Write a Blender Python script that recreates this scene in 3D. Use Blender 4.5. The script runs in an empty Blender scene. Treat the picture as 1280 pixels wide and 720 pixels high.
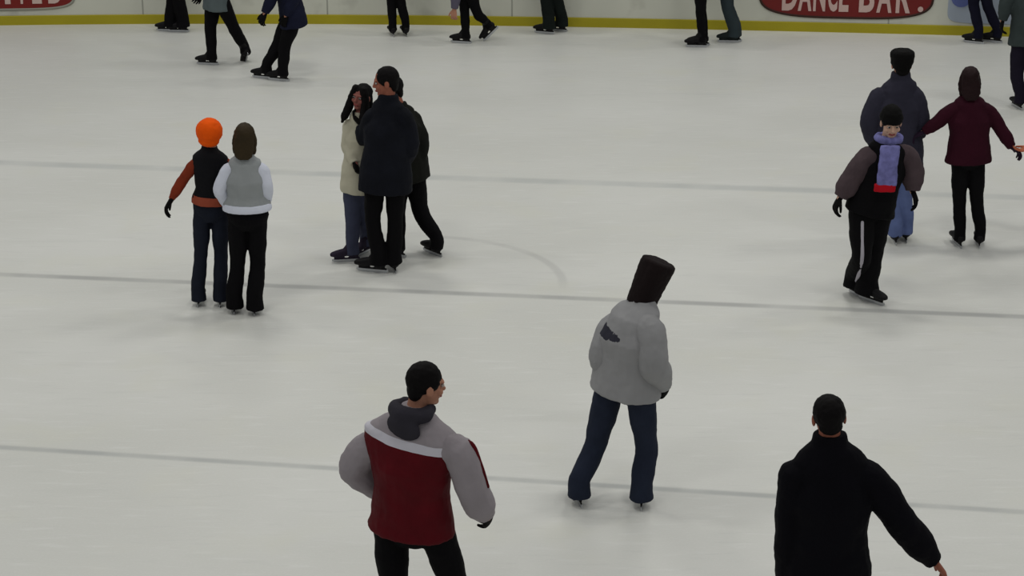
import bpy, bmesh, math, random
import numpy as np
from mathutils import Vector

random.seed(7)
C = bpy.context.scene.collection
V = lambda *a: np.array(a, float)
UP = V(0, 0, 1)

def nrm(v):
    v = np.asarray(v, float)
    n = np.linalg.norm(v)
    return v / n if n > 1e-9 else v

# ------------------------------------------------------------------ camera
CAM_H, FOC, PITCH = 5.9, 2600.0, math.radians(19.5)
FWD = V(0, math.cos(PITCH), -math.sin(PITCH))
CUP = V(0, math.sin(PITCH), math.cos(PITCH))
EYE = V(0, 0, CAM_H)

def ray(px, py):
    return FOC * FWD + (px - 640.0) * V(1, 0, 0) - (py - 360.0) * CUP

def ground(px, py, z=0.0):
    r = ray(px, py)
    return EYE + r * ((z - CAM_H) / r[2])

def at_depth(px, py, Y):
    r = ray(px, py)
    return EYE + r * (Y / r[1])

cam_data = bpy.data.cameras.new('camera')
cam = bpy.data.objects.new('camera', cam_data)
C.objects.link(cam)
cam.location = EYE
cam.rotation_euler = (math.pi / 2 - PITCH, 0, 0)
cam_data.sensor_width = 36.0
cam_data.lens = 36.0 * FOC / 1280.0
cam_data.clip_end = 300
bpy.context.scene.camera = cam

# ------------------------------------------------------------------ materials
def srgb(r, g, b):
    f = lambda c: (c / 255 / 12.92) if c / 255 <= 0.04045 else ((c / 255 + 0.055) / 1.055) ** 2.4
    return (f(r), f(g), f(b), 1)

MATS = {}
def fabric(name, rgb, rough=0.85, vary=0.22, scale=9.0, bump=0.25, spec=0.14):
    if name in MATS:
        return MATS[name]
    m = bpy.data.materials.new(name)
    m.use_nodes = True
    nt = m.node_tree
    b = nt.nodes['Principled BSDF']
    b.inputs['Roughness'].default_value = rough
    b.inputs['Specular IOR Level'].default_value = spec
    tc = nt.nodes.new('ShaderNodeTexCoord')
    n = nt.nodes.new('ShaderNodeTexNoise')
    n.inputs['Scale'].default_value = scale
    n.inputs['Detail'].default_value = 4
    nt.links.new(tc.outputs['Object'], n.inputs['Vector'])
    mx = nt.nodes.new('ShaderNodeMix')
    mx.data_type = 'RGBA'
    c = srgb(*rgb)
    mx.inputs['A'].default_value = tuple(x * (1 - vary) for x in c[:3]) + (1,)
    mx.inputs['B'].default_value = tuple(min(1, x * (1 + vary)) for x in c[:3]) + (1,)
    nt.links.new(n.outputs['Fac'], mx.inputs['Factor'])
    nt.links.new(mx.outputs['Result'], b.inputs['Base Color'])
    if bump:
        n2 = nt.nodes.new('ShaderNodeTexNoise')
        n2.inputs['Scale'].default_value = 160
        nt.links.new(tc.outputs['Object'], n2.inputs['Vector'])
        bp = nt.nodes.new('ShaderNodeBump')
        bp.inputs['Strength'].default_value = bump
        bp.inputs['Distance'].default_value = 0.004
        nt.links.new(n2.outputs['Fac'], bp.inputs['Height'])
        nt.links.new(bp.outputs['Normal'], b.inputs['Normal'])
    MATS[name] = m
    return m

def metal(name, rgb, rough=0.3):
    if name in MATS:
        return MATS[name]
    m = fabric(name, rgb, rough, 0.05, 30, 0, 0.5)
    m.node_tree.nodes['Principled BSDF'].inputs['Metallic'].default_value = 1.0
    return m

# ------------------------------------------------------------------ mesh builder
class MB:
    def __init__(self):
        self.v, self.f = [], []

    def loft(self, secs, n=20, power=2.0):
        """secs: list of (centre, lateral vector, depth vector); closed with caps"""
        base = len(self.v)
        for c, a, b in secs:
            for i in range(n):
                t = 2 * math.pi * i / n
                ct, st = math.cos(t), math.sin(t)
                if power != 2.0:
                    ct = math.copysign(abs(ct) ** (2 / power), ct)
                    st = math.copysign(abs(st) ** (2 / power), st)
                self.v.append(tuple(c + a * ct + b * st))
        k = len(secs)
        for j in range(k - 1):
            for i in range(n):
                i2 = (i + 1) % n
                self.f.append((base + j * n + i, base + j * n + i2, base + (j + 1) * n + i2, base + (j + 1) * n + i))
        c0 = len(self.v); self.v.append(tuple(secs[0][0]))
        c1 = len(self.v); self.v.append(tuple(secs[-1][0]))
        for i in range(n):
            i2 = (i + 1) % n
            self.f.append((c0, base + i2, base + i))
            self.f.append((c1, base + (k - 1) * n + i, base + (k - 1) * n + i2))

    def tube(self, pts, rad, r0=False, r1=False, sub=5, n=16, side=None, flat=1.0):
        """smooth tube through pts with radii; r0/r1 = rounded ends"""
        P = [np.asarray(p, float) for p in pts]
        ext = [2 * P[0] - P[1]] + P + [2 * P[-1] - P[-2]]
        R = [rad[0]] + list(rad) + [rad[-1]]
        Q, RR = [], []
        for i in range(1, len(ext) - 2):
            for s in range(sub):
                t = s / sub
                a, b, c, d = ext[i - 1], ext[i], ext[i + 1], ext[i + 2]
                Q.append(0.5 * ((2 * b) + (c - a) * t + (2 * a - 5 * b + 4 * c - d) * t * t + (3 * b - a - 3 * c + d) * t ** 3))
                u = t * t * (3 - 2 * t)
                RR.append(R[i] * (1 - u) + R[i + 1] * u)
        Q.append(P[-1]); RR.append(rad[-1])
        T = [nrm(Q[min(i + 1, len(Q) - 1)] - Q[max(i - 1, 0)]) for i in range(len(Q))]
        if side is None:
            side = V(1, 0, 0) if abs(T[0][0]) < 0.8 else V(0, 1, 0)
        secs = []
        a = np.asarray(side, float)
        frames = []
        for q, t in zip(Q, T):
            a = nrm(a - np.dot(a, t) * t)
            frames.append((a, np.cross(t, a)))
        if r0:
            for th in (80, 60, 38, 18):
                s = math.radians(th)
                secs.append((Q[0] - T[0] * RR[0] * math.sin(s), frames[0][0] * RR[0] * math.cos(s), frames[0][1] * RR[0] * flat * math.cos(s)))
        for q, r, (x, y) in zip(Q, RR, frames):
            secs.append((q, x * r, y * r * flat))
        if r1:
            for th in (18, 38, 60, 80):
                s = math.radians(th)
                secs.append((Q[-1] + T[-1] * RR[-1] * math.sin(s), frames[-1][0] * RR[-1] * math.cos(s), frames[-1][1] * RR[-1] * flat * math.cos(s)))
        self.loft(secs, n)

    def ell(self, c, ax, ay, az, n=20, rings=12):
        secs = []
        for i in range(1, rings):
            t = math.pi * i / rings
            secs.append((c - az * math.cos(t), ax * math.sin(t), ay * math.sin(t)))
        self.loft(secs, n)

    def box(self, c, ax, ay, az):
        b = len(self.v)
        for sx in (-1, 1):
            for sy in (-1, 1):
                for sz in (-1, 1):
                    self.v.append(tuple(c + ax * sx + ay * sy + az * sz))
        for q in ((0, 1, 3, 2), (4, 6, 7, 5), (0, 4, 5, 1), (2, 3, 7, 6), (0, 2, 6, 4), (1, 5, 7, 3)):
            self.f.append(tuple(b + i for i in q))

    def mesh(self, name, origin):
        m = bpy.data.meshes.new(name)
        o = np.asarray(origin, float)
        m.from_pydata([tuple(np.asarray(p) - o) for p in self.v], [], self.f)
        bm = bmesh.new(); bm.from_mesh(m)
        bmesh.ops.recalc_face_normals(bm, faces=bm.faces)
        bm.to_mesh(m); bm.free()
        return m

    def build(self, name, mat, parent, origin, voxel=None, smooth=4, keep=0.4, wrinkle=0.0, wscale=0.13, cuts=None, zone=None):
        m = self.mesh(name, origin)
        o = bpy.data.objects.new(name, m)
        C.objects.link(o)
        if voxel:
            r = o.modifiers.new('r', 'REMESH'); r.mode = 'VOXEL'; r.voxel_size = voxel
            if smooth:
                s = o.modifiers.new('s', 'SMOOTH'); s.factor = 0.5; s.iterations = smooth
            if wrinkle:
                t = bpy.data.textures.get('folds%g' % wscale)
                if t is None:
                    t = bpy.data.textures.new('folds%g' % wscale, 'CLOUDS')
                    t.noise_scale = wscale; t.noise_depth = 2
                d = o.modifiers.new('d', 'DISPLACE'); d.texture = t; d.strength = wrinkle
                d.mid_level = 0.5; d.texture_coords = 'LOCAL'
            if keep < 1:
                dm = o.modifiers.new('dm', 'DECIMATE'); dm.ratio = keep
            dg = bpy.context.evaluated_depsgraph_get()
            ev = o.evaluated_get(dg)
            m2 = bpy.data.meshes.new_from_object(ev)
            o.modifiers.clear()
            o.data = m2
            bpy.data.meshes.remove(m)
            m2.name = name
            m = m2
        mats = mat if isinstance(mat, (list, tuple)) else [mat]
        m.materials.clear()
        for x in mats:
            m.materials.append(x)
        if cuts:
            bm = bmesh.new(); bm.from_mesh(m)
            for co, no in cuts:
                bmesh.ops.bisect_plane(bm, geom=bm.verts[:] + bm.edges[:] + bm.faces[:], dist=1e-5,
                                       plane_co=Vector(np.asarray(co) - np.asarray(origin)), plane_no=Vector(no))
            bm.to_mesh(m); bm.free()
        if zone:
            og = np.asarray(origin, float)
            for p in m.polygons:
                p.material_index = zone(np.array(p.center) + og)
        for p in m.polygons:
            p.use_smooth = True
        if parent is not None:
            o.parent = parent
        return o

# ------------------------------------------------------------------ body pieces
def hand(mb, w, d, thumb, palm, s=1.0, fat=0.0, curl=1.0):
    """five-fingered hand: wrist w, direction d, thumb side, palm normal"""
    d = nrm(d)
    t = nrm(thumb - np.dot(thumb, d) * d)
    p = nrm(np.cross(d, t))
    if np.dot(p, palm) < 0:
        p = -p
    k = w + d * 0.09 * s
    mb.loft([(w - d * 0.03 * s, t * (0.027 + fat) * s, p * (0.020 + fat) * s),
             (w + d * 0.01 * s, t * (0.030 + fat) * s, p * (0.018 + fat) * s),
             (w + d * 0.05 * s, t * (0.040 + fat) * s, p * (0.017 + fat) * s),
             (k, t * (0.041 + fat) * s, p * (0.014 + fat) * s)], 16)
    for off, ln, sp in ((0.034, 0.070, 0.16), (0.0115, 0.080, 0.05), (-0.0115, 0.075, -0.06), (-0.033, 0.058, -0.18)):
        a = nrm(d + t * sp)
        q = k + t * off * s - d * 0.012 * s
        pts = [q]
        ang = 0.0
        for fr, bend in ((0.25, 10), (0.42, 26), (0.32, 24), (0.26, 18)):
            ang += math.radians(bend) * curl
            q = q + (a * math.cos(ang) + p * math.sin(ang)) * ln * fr * s
            pts.append(q)
        r = 0.0088 * s + fat * 0.35
        mb.tube(pts, [r * 1.08, r * 1.05, r, r * 0.95, r * 0.8], True, True, 3, 10)
    q = w + d * 0.022 * s + t * 0.028 * s
    a1 = nrm(d * 0.72 + t * 0.62 + p * 0.2)
    a2 = nrm(d * 0.9 + t * 0.25 + p * 0.35)
    q1 = q + a1 * 0.042 * s
    q2 = q1 + nrm(a1 + a2) * 0.03 * s
    q3 = q2 + a2 * 0.024 * s
    r = 0.0105 * s + fat * 0.35
    mb.tube([q, q1, q2, q3], [r * 1.25, r * 1.1, r, r * 0.8], True, True, 3, 10)

def head_shape(mb, hc, r, f, u, s):
    E = lambda x, y, z, a, b, c: mb.ell(hc + (r * x + f * y + u * z) * s, r * a * s, f * b * s, u * c * s, 18, 12)
    E(0, -0.012, 0.028, 0.076, 0.094, 0.088)
    E(0, 0.018, -0.035, 0.061, 0.070, 0.080)
    E(0, 0.052, -0.096, 0.030, 0.028, 0.022)
    E(0, 0.020, -0.085, 0.050, 0.050, 0.035)
    E(0, 0.094, -0.028, 0.014, 0.019, 0.014)
    mb.tube([hc + (f * 0.084 + u * 0.012) * s, hc + (f * 0.096 - u * 0.026) * s], [0.010 * s, 0.012 * s], True, True, 3, 10)
    E(0, 0.078, 0.022, 0.050, 0.013, 0.011)
    E(0, 0.083, -0.066, 0.024, 0.012, 0.009)
    for sg in (-1, 1):
        E(0.078 * sg, -0.006, -0.012, 0.010, 0.021, 0.032)
        E(0.042 * sg, 0.060, -0.030, 0.022, 0.022, 0.022)

def skate(parent, og, c, t, upv, s, mat, blade_m, shin):
    """c = blade contact under mid-foot, t = toe direction, upv = up of the foot"""
    t = nrm(t); upv = nrm(upv - np.dot(upv, t) * t); w = np.cross(t, upv)
    P = lambda a, h: c + t * a * s + upv * h * s
    mb = MB()
    # sole and boot
    mb.loft([(P(a, z), w * hw * s, upv * hh * s) for a, z, hw, hh in
             ((-0.118, 0.088, 0.018, 0.018), (-0.108, 0.092, 0.030, 0.032), (-0.06, 0.098, 0.036, 0.040), (0.0, 0.098, 0.038, 0.040),
              (0.06, 0.090, 0.045, 0.034), (0.11, 0.083, 0.044, 0.027), (0.145, 0.078, 0.034, 0.020), (0.160, 0.075, 0.018, 0.011))], 18, 2.5)
    cu = P(-0.055, 0.14)
    mb.tube([P(-0.055, 0.085), cu, cu + shin * 0.07 * s, cu + shin * 0.13 * s], [0.050 * s, 0.047 * s, 0.045 * s, 0.050 * s], True, False, 4, 18)
    mb.loft([(P(0.005, 0.105), w * 0.03 * s, t * 0.05 * s), (P(-0.02, 0.16), w * 0.03 * s, t * 0.035 * s), (P(-0.035, 0.20), w * 0.028 * s, t * 0.02 * s)], 14)
    # blade holder
    mb.loft([(P(-0.065, 0.034), w * 0.008 * s, t * 0.038 * s), (P(-0.065, 0.07), w * 0.022 * s, t * 0.046 * s)], 14, 3)
    mb.loft([(P(0.075, 0.034), w * 0.008 * s, t * 0.045 * s), (P(0.075, 0.068), w * 0.026 * s, t * 0.055 * s)], 14, 3)
    mb.box(P(0.0, 0.034), t * 0.125 * s, w * 0.006 * s, upv * 0.009 * s)
    o = mb.build('ice_skate', mat, parent, og, 0.006, 2, 0.5)
    bl = MB()
    prof = [(-0.135, 0.034), (-0.138, 0.012), (-0.12, 0.002), (-0.05, 0.0), (0.05, 0.0), (0.12, 0.003), (0.145, 0.016), (0.140, 0.034)]
    b0 = len(bl.v)
    for sg in (-1, 1):
        for a, h in prof:
            bl.v.append(tuple(P(a, h) + w * 0.002 * sg))
    n = len(prof)
    bl.f.append(tuple(range(n - 1, -1, -1))); bl.f.append(tuple(range(n, 2 * n)))
    for i in range(n):
        j = (i + 1) % n
        bl.f.append((i, j, n + j, n + i))
    b = bl.build('blade', blade_m, o, og)
    for p in b.data.polygons:
        p.use_smooth = False
    return o

def yawvec(deg):
    """0 = away from the camera, 90 = towards the picture's left, 180 = towards the camera"""
    a = math.radians(deg)
    return V(-math.sin(a), math.cos(a), 0)

SKIN = fabric('skin', (176, 126, 104), 0.6, 0.08, 14, 0.05)
SKIN2 = fabric('skin_ruddy', (150, 92, 74), 0.6, 0.10, 14, 0.05)
LIP = fabric('lips', (140, 70, 68), 0.5, 0.05, 14, 0)
EYEW = fabric('eye_white', (172, 165, 160), 0.3, 0.02, 10, 0)
STEEL = metal('blade_steel', (190, 192, 196), 0.35)
BOOT_BLACK = fabric('boot_black', (20, 19, 21), 0.55, 0.2, 12, 0.1)

GROUP = 'skaters at the public session'

def make_person(label, base, J, yaw, S=1.0, head_yaw=None, jacket=None, trousers=None, hair=None, hat=None,
                gloves=None, boots=None, skin=None, extra=None, toes=None, voxel=0.005, headup=None, puff=0.03,
                sleeve_mat=None, hem=0.16, flare=0.0, leg_r=1.0, cuts=None, zone=None, jmats=None, hoodmat=None,
                lift=None, width=1.0, category='person', collar=0.0, hem_flare=0.0, trouser_hem=0.075, depth=1.0, arm_r=1.0, shoulder=1.0, sleeve_in=0.45):
    """J: joint -> (px, py, dy): the joint's picture position and its distance behind the plane of the feet.
    L/R are the picture's left/right. Feet (fl, fr) stand on the ice; a lifted foot has three numbers."""
    G = ground(*base)
    Y0 = G[1]
    og = G.copy()
    pos = {}
    for k, v in J.items():
        if k in ('fl', 'fr') and len(v) == 2:
            pos[k] = ground(*v)
        else:
            dy = v[2] if len(v) > 2 else 0.0
            pos[k] = at_depth(v[0], v[1], Y0 + dy)
    f = yawvec(yaw)
    sl, sr, hl, hr, nk, hd = (pos[k] for k in ('sl', 'sr', 'hl', 'hr', 'nk', 'hd'))
    Sc, Hc = (sl + sr) / 2, (hl + hr) / 2
    spine = nrm(Sc - Hc)
    A_s = nrm((sr - sl) - np.dot(sr - sl, spine) * spine)
    A_h = nrm((hr - hl) - np.dot(hr - hl, spine) * spine)
    shw = np.linalg.norm(sr - sl) / 2
    s = S
    bootm = boots or BOOT_BLACK
    skinm = skin or SKIN
    toes = toes or {}
    lift = lift or {}
    ank, tv, uv = {}, {}, {}
    for k in ('l', 'r'):
        t = yawvec(toes.get(k, yaw))
        pitch = lift.get(k, 0)
        a = math.radians(pitch)
        tt = nrm(t * math.cos(a) - UP * math.sin(a))
        up = nrm(UP * math.cos(a) + t * math.sin(a))
        tv[k], uv[k] = tt, up
        ank[k] = pos['f' + k] - tt * 0.055 * s + up * 0.15 * s

    # ---------------- body: one continuous skin
    mb = MB()
    def ring(c, A, a, b, up=spine):
        A = nrm(A - np.dot(A, up) * up)
        return (c, A * a * s * width, np.cross(up, A) * b * s * depth)
    mb.loft([ring(Hc - spine * 0.10 * s, A_h, 0.07, 0.06), ring(Hc - spine * 0.05 * s, A_h, 0.14, 0.10), ring(Hc, A_h, 0.165, 0.112),
             ring(Hc + spine * 0.10 * s, A_h, 0.150, 0.10), ring(Hc * 0.6 + Sc * 0.4, A_h + A_s, 0.135, 0.095),
             ring(Hc * 0.3 + Sc * 0.7, A_s, 0.155, 0.112), (ring(Sc * 0.93 + Hc * 0.07, A_s, shw / s / width * 0.97, 0.10)),
             ring(Sc * 0.5 + nk * 0.5, A_s, 0.12, 0.075), ring(nk, A_s, 0.06, 0.058)], 20)
    hu = nrm(headup) if headup is not None else nrm(hd - nk)
    hf = yawvec(yaw if head_yaw is None else head_yaw)
    hf = nrm(hf - np.dot(hf, hu) * hu)
    hrt = nrm(np.cross(hf, hu))
    mb.tube([nk - spine * 0.03 * s, nk * 0.5 + hd * 0.5 - hf * 0.012 * s, hd - hf * 0.012 * s], [0.066 * s, 0.054 * s, 0.052 * s], True, True, 4, 16)
    head_shape(mb, hd, hrt, hf, hu, s)
    for k in ('l', 'r'):
        sh, e, w = pos['s' + k], pos['e' + k], pos['w' + k]
        mb.tube([sh * 0.9 + Sc * 0.1 - spine * 0.03 * s, sh * 0.5 + e * 0.5, e, e * 0.6 + w * 0.4, w],
                [r_ * s * min(1.0, arm_r) for r_ in (0.050, 0.047, 0.040, 0.042, 0.027)], True, True, 5, 14)
        d = w - e
        if 'h' + k + 'd' in pos:
            d = pos['h' + k + 'd'] - w
        inward = nrm((Sc + Hc) / 2 - w)
        if gloves is None:
            hand(mb, w, d, f + inward * 0.2, inward, s)
        else:
            mb.tube([w, w + nrm(d) * 0.05 * s], [0.024 * s, 0.020 * s], False, True, 3, 12)
        h, kn, a = pos['h' + k], pos['k' + k], ank[k]
        mb.tube([h + spine * 0.02 * s, h * 0.5 + kn * 0.5, kn, kn * 0.65 + a * 0.35, a],
                [r_ * s * min(1.0, leg_r) * (0.98 if leg_r < 1 else 1) for r_ in (0.088, 0.078, 0.056, 0.054, 0.034)], True, True, 5, 16)
        # foot inside the boot
        mb.tube([a - tv[k] * 0.008 * s - uv[k] * 0.03 * s, a + tv[k] * 0.06 * s - uv[k] * 0.05 * s, a + tv[k] * 0.15 * s - uv[k] * 0.07 * s],
                [0.03 * s, 0.026 * s, 0.016 * s], True, True, 3, 12)
    def skin_zone(c):
        q = c - hd
        x, y, z = np.dot(q, hrt) / s, np.dot(q, hf) / s, np.dot(q, hu) / s
        return 1 if (abs(x) < 0.026 and y > 0.07 and -0.077 < z < -0.056) else 0
    root = mb.build('person', [skinm, LIP], None, og, voxel, 3, 0.4, zone=skin_zone)
    root.location = og
    root['label'] = label
    root['category'] = category
    root['group'] = GROUP

    for sg in (-1, 1):
        e = MB()
        e.ell(hd + (hrt * 0.031 * sg + hf * 0.0785 + hu * 0.002) * s, hrt * 0.014 * s, hf * 0.010 * s, hu * 0.009 * s, 12, 8)
        e.ell(hd + (hrt * 0.031 * sg + hf * 0.0855 + hu * 0.002) * s, hrt * 0.006 * s, hf * 0.004 * s, hu * 0.0062 * s, 10, 6)
        eo = e.build('eye', [EYEW, BOOT_BLACK], root, og,
                     zone=lambda c: 1 if np.dot(c - hd, hf) / s > 0.0855 and abs(abs(np.dot(c - hd, hrt)) / s - 0.031) < 0.0062 else 0)

    # ---------------- trousers
    mb = MB()
    tr = 0.016 * s
    mb.loft([ring(Hc - spine * 0.13 * s, A_h, 0.09, 0.08), ring(Hc - spine * 0.06 * s, A_h, 0.165, 0.120), ring(Hc, A_h, 0.182, 0.128),
             ring(Hc + spine * 0.08 * s, A_h, 0.170, 0.118), ring(Hc + spine * 0.13 * s, A_h, 0.160, 0.112)], 20)
    for k in ('l', 'r'):
        h, kn, a = pos['h' + k], pos['k' + k], ank[k]
        dn = nrm(a - kn)
        end = a - uv[k] * (trouser_hem * s)
        mb.tube([h + spine * 0.02 * s, h * 0.5 + kn * 0.5, kn, kn * 0.5 + a * 0.5, a + uv[k] * 0.03 * s, end],
                [0.100 * s * leg_r, 0.092 * s * leg_r, 0.074 * s * leg_r, (0.070 + flare * 0.4) * s * leg_r, (0.062 + flare) * s * leg_r, (0.066 + flare * 1.25) * s * leg_r],
                True, False, 5, 18)
    tro = mb.build('trousers', trousers, root, og, 0.007, 3, 0.4, wrinkle=0.016, wscale=0.11)

    # ---------------- jacket
    mb = MB()
    pu = puff / s
    hemc = Hc - (spine * 0.5 + UP * 0.5) * hem * s
    mb.loft([ring(hemc, A_h, 0.178 + pu + hem_flare, 0.125 + pu + hem_flare * 0.8), ring(hemc + spine * 0.012 * s, A_h, 0.182 + pu + hem_flare, 0.130 + pu + hem_flare * 0.8),
             ring(Hc + spine * max(0.0, 0.03 - hem) * s * (hem < 0.03), A_h, 0.174 + pu + hem_flare * 0.5, 0.122 + pu), ring(Hc + spine * 0.16 * s, A_h, 0.150 + pu, 0.108 + pu),
             ring(Hc * 0.6 + Sc * 0.4, A_h + A_s, 0.146 + pu, 0.108 + pu), ring(Hc * 0.3 + Sc * 0.7, A_s, 0.165 + pu, 0.118 + pu),
             ring(Sc * 0.92 + Hc * 0.08, A_s, shw / s / width * 0.98 * shoulder + pu * 0.3, 0.108 + pu * 0.6),
             ring(Sc * 0.72 + nk * 0.28, A_s, (shw / s / width) * 1.0 * (0.4 + 0.6 * shoulder) + pu * 0.35, 0.096 + pu * 0.5), ring(Sc * 0.36 + nk * 0.64, A_s, 0.055 + 0.5 * shw / s / width + pu * 0.3, 0.086 + pu * 0.3),
             ring(nk, A_s, 0.084 + pu * 0.1, 0.080), ring(nk + spine * (0.03 + collar) * s, A_s, 0.077, 0.076)], 24)
    smb = mb if sleeve_mat is None else MB()
    spu = puff * 0.75
    sleeves = []
    for k in ('l', 'r'):
        if sleeve_mat is not None:
            smb = MB()
        sh, e, w = pos['s' + k], pos['e' + k], pos['w' + k]
        drop = spine * (0.028 * s + spu * 0.45)
        smb.tube([sh * sleeve_in + Sc * (1 - sleeve_in) - drop * 1.7, sh * 0.97 + Sc * 0.03 - drop, sh * 0.5 + e * 0.5, e, e * 0.5 + w * 0.5, w * 0.97 + e * 0.03],
                 [(0.058 * s + spu * 0.4) * arm_r, (0.066 * s + spu * 0.65) * arm_r, (0.059 * s + spu * 0.9) * arm_r, (0.052 * s + spu) * arm_r, (0.048 * s + spu) * arm_r, (0.036 * s + spu * 0.55) * arm_r],
                 True, False, 5, 18)
        if sleeve_mat is not None:
            sleeves.append(smb)
    jk = mb.build('jacket', jmats or jacket, root, og, 0.007, 3, 0.4, wrinkle=0.022, wscale=0.12, cuts=cuts(pos, spine, Hc, Sc) if cuts else None,
                  zone=zone(pos, spine, Hc, Sc, f) if zone else None)
    for smb in sleeves:
        smb.build('sleeve', sleeve_mat, jk, og, 0.007, 3, 0.4, wrinkle=0.02, wscale=0.1)

    # ---------------- gloves
    if gloves is not None:
        for k in ('l', 'r'):
            g = MB()
            e, w = pos['e' + k], pos['w' + k]
            d = pos['h' + k + 'd'] - w if 'h' + k + 'd' in pos else w - e
            inward = nrm((Sc + Hc) / 2 - w)
            hand(g, w, d, f + inward * 0.2, inward, s, 0.004)
            g.build('glove', gloves, root, og, 0.004, 2, 0.5)

    # ---------------- skates
    for k in ('l', 'r'):
        skate(root, og, pos['f' + k], tv[k], uv[k], s, bootm, STEEL, nrm(pos['k' + k] - ank[k]))

    # ---------------- hair and hats
    HP = lambda x, y, z: hd + (hrt * x + hf * y + hu * z) * s
    def E(m_, x, y, z, a, b, c):
        m_.ell(HP(x, y, z), hrt * a * s, hf * b * s, hu * c * s, 20, 12)
    if hair:
        style, hm = hair
        h = MB()
        E(h, 0, -0.020, 0.034, 0.084, 0.099, 0.093)
        if style == 'short':
            E(h, 0, -0.062, -0.030, 0.066, 0.040, 0.062)
            for sg in (-1, 1):
                E(h, 0.066 * sg, 0.0, 0.022, 0.016, 0.045, 0.040)
        elif style == 'crop':
            E(h, 0, -0.060, -0.020, 0.062, 0.038, 0.055)
        elif style == 'long':
            h.loft([(HP(0, -0.045, 0.03), hrt * 0.080 * s, hf * 0.06 * s), (HP(0, -0.066, -0.05), hrt * 0.088 * s, hf * 0.045 * s),
                    (HP(0, -0.080, -0.10), hrt * 0.088 * s, hf * 0.038 * s), (HP(0, -0.098, -0.145), hrt * 0.074 * s, hf * 0.027 * s),
                    (HP(0, -0.108, -0.172), hrt * 0.045 * s, hf * 0.016 * s)], 18)
            for sg in (-1, 1):
                h.tube([HP(0.068 * sg, -0.02, 0.05), HP(0.082 * sg, -0.01, -0.04), HP(0.082 * sg, -0.03, -0.13)], [0.02 * s, 0.024 * s, 0.016 * s], True, True, 4, 12)
        elif style == 'curtain':
            h.loft([(HP(0, -0.045, 0.03), hrt * 0.080 * s, hf * 0.06 * s), (HP(0, -0.066, -0.07), hrt * 0.092 * s, hf * 0.045 * s),
                    (HP(0, -0.085, -0.16), hrt * 0.090 * s, hf * 0.035 * s)], 18)
            for sg in (-1, 1):
                h.tube([HP(0.045 * sg, 0.045, 0.08), HP(0.076 * sg, 0.045, -0.02), HP(0.088 * sg, 0.06, -0.12), HP(0.10 * sg, 0.09, -0.20), HP(0.108 * sg, 0.10, -0.25)],
                       [0.034 * s, 0.038 * s, 0.042 * s, 0.036 * s, 0.016 * s], True, True, 4, 14)
        h.build('hair', hm, root, og, 0.006, 2, 0.5, wrinkle=0.010, wscale=0.03)
    if hat:
        style, hm = hat
        h = MB()
        nm = 'hat'
        if style == 'beanie':
            h.loft([(HP(0, -0.012, 0.022), hrt * 0.092 * s, hf * 0.110 * s), (HP(0, -0.012, 0.055), hrt * 0.094 * s, hf * 0.112 * s),
                    (HP(0, -0.013, 0.060), hrt * 0.090 * s, hf * 0.107 * s), (HP(0, -0.014, 0.10), hrt * 0.078 * s, hf * 0.092 * s),
                    (HP(0, -0.015, 0.13), hrt * 0.048 * s, hf * 0.058 * s), (HP(0, -0.015, 0.142), hrt * 0.018 * s, hf * 0.02 * s)], 22)
        elif style == 'ball':
            E(h, 0, -0.025, 0.022, 0.118, 0.125, 0.118)
            E(h, 0, -0.05, -0.05, 0.095, 0.075, 0.062)
        elif style == 'cap':
            h.loft([(HP(0, -0.02, -0.035), hrt * 0.075 * s, hf * 0.095 * s), (HP(0, -0.018, 0.015), hrt * 0.094 * s, hf * 0.112 * s), (HP(0, -0.018, 0.075), hrt * 0.105 * s, hf * 0.122 * s),
                    (HP(0, -0.018, 0.108), hrt * 0.102 * s, hf * 0.118 * s), (HP(0, -0.018, 0.128), hrt * 0.075 * s, hf * 0.09 * s)], 22)
            h.loft([(HP(0, 0.10, 0.03), hrt * 0.07 * s, hu * 0.008 * s), (HP(0, 0.15, 0.022), hrt * 0.06 * s, hu * 0.007 * s), (HP(0, 0.175, 0.015), hrt * 0.03 * s, hu * 0.006 * s)], 16)
        elif style == 'tall':
            nm = 'hood'
            h.loft([(HP(0, -0.01, -0.175), hrt * 0.088 * s, hf * 0.090 * s), (HP(0, -0.01, -0.16), hrt * 0.091 * s, hf * 0.094 * s),
                    (HP(0, -0.012, -0.08), hrt * 0.094 * s, hf * 0.102 * s), (HP(0, -0.014, 0.02), hrt * 0.102 * s, hf * 0.108 * s),
                    (HP(0, -0.014, 0.10), hrt * 0.110 * s, hf * 0.112 * s), (HP(0, -0.012, 0.132), hrt * 0.108 * s, hf * 0.110 * s), (HP(0, -0.01, 0.142), hrt * 0.09 * s, hf * 0.095 * s)], 24, 2.3)
        h.build(nm, hm, root, og, 0.006, 2, 0.5, wrinkle=0.010, wscale=0.04)
    if hoodmat:
        h = MB()
        b = -f
        sidev = nrm(np.cross(f, UP))
        # a hood lying folded behind the neck
        c0 = nk + b * 0.075 * s + UP * 0.01
        h.tube([nk + sidev * 0.085 * s + f * 0.02 + UP * 0.035, nk + sidev * 0.09 * s + b * 0.06 * s + UP * 0.025, c0 + b * 0.035 * s + UP * 0.015,
                nk - sidev * 0.09 * s + b * 0.06 * s + UP * 0.025, nk - sidev * 0.085 * s + f * 0.02 + UP * 0.035],
               [0.030 * s, 0.042 * s, 0.050 * s, 0.042 * s, 0.030 * s], True, True, 6, 16)
        h.ell(c0 + b * 0.035 - UP * 0.055 * s, sidev * 0.105 * s, b * 0.045 * s, nrm(UP + b * 0.2) * 0.085 * s, 20, 12)
        h.build('hood', hoodmat, jk, og, 0.006, 3, 0.5, wrinkle=0.012, wscale=0.06)
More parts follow.
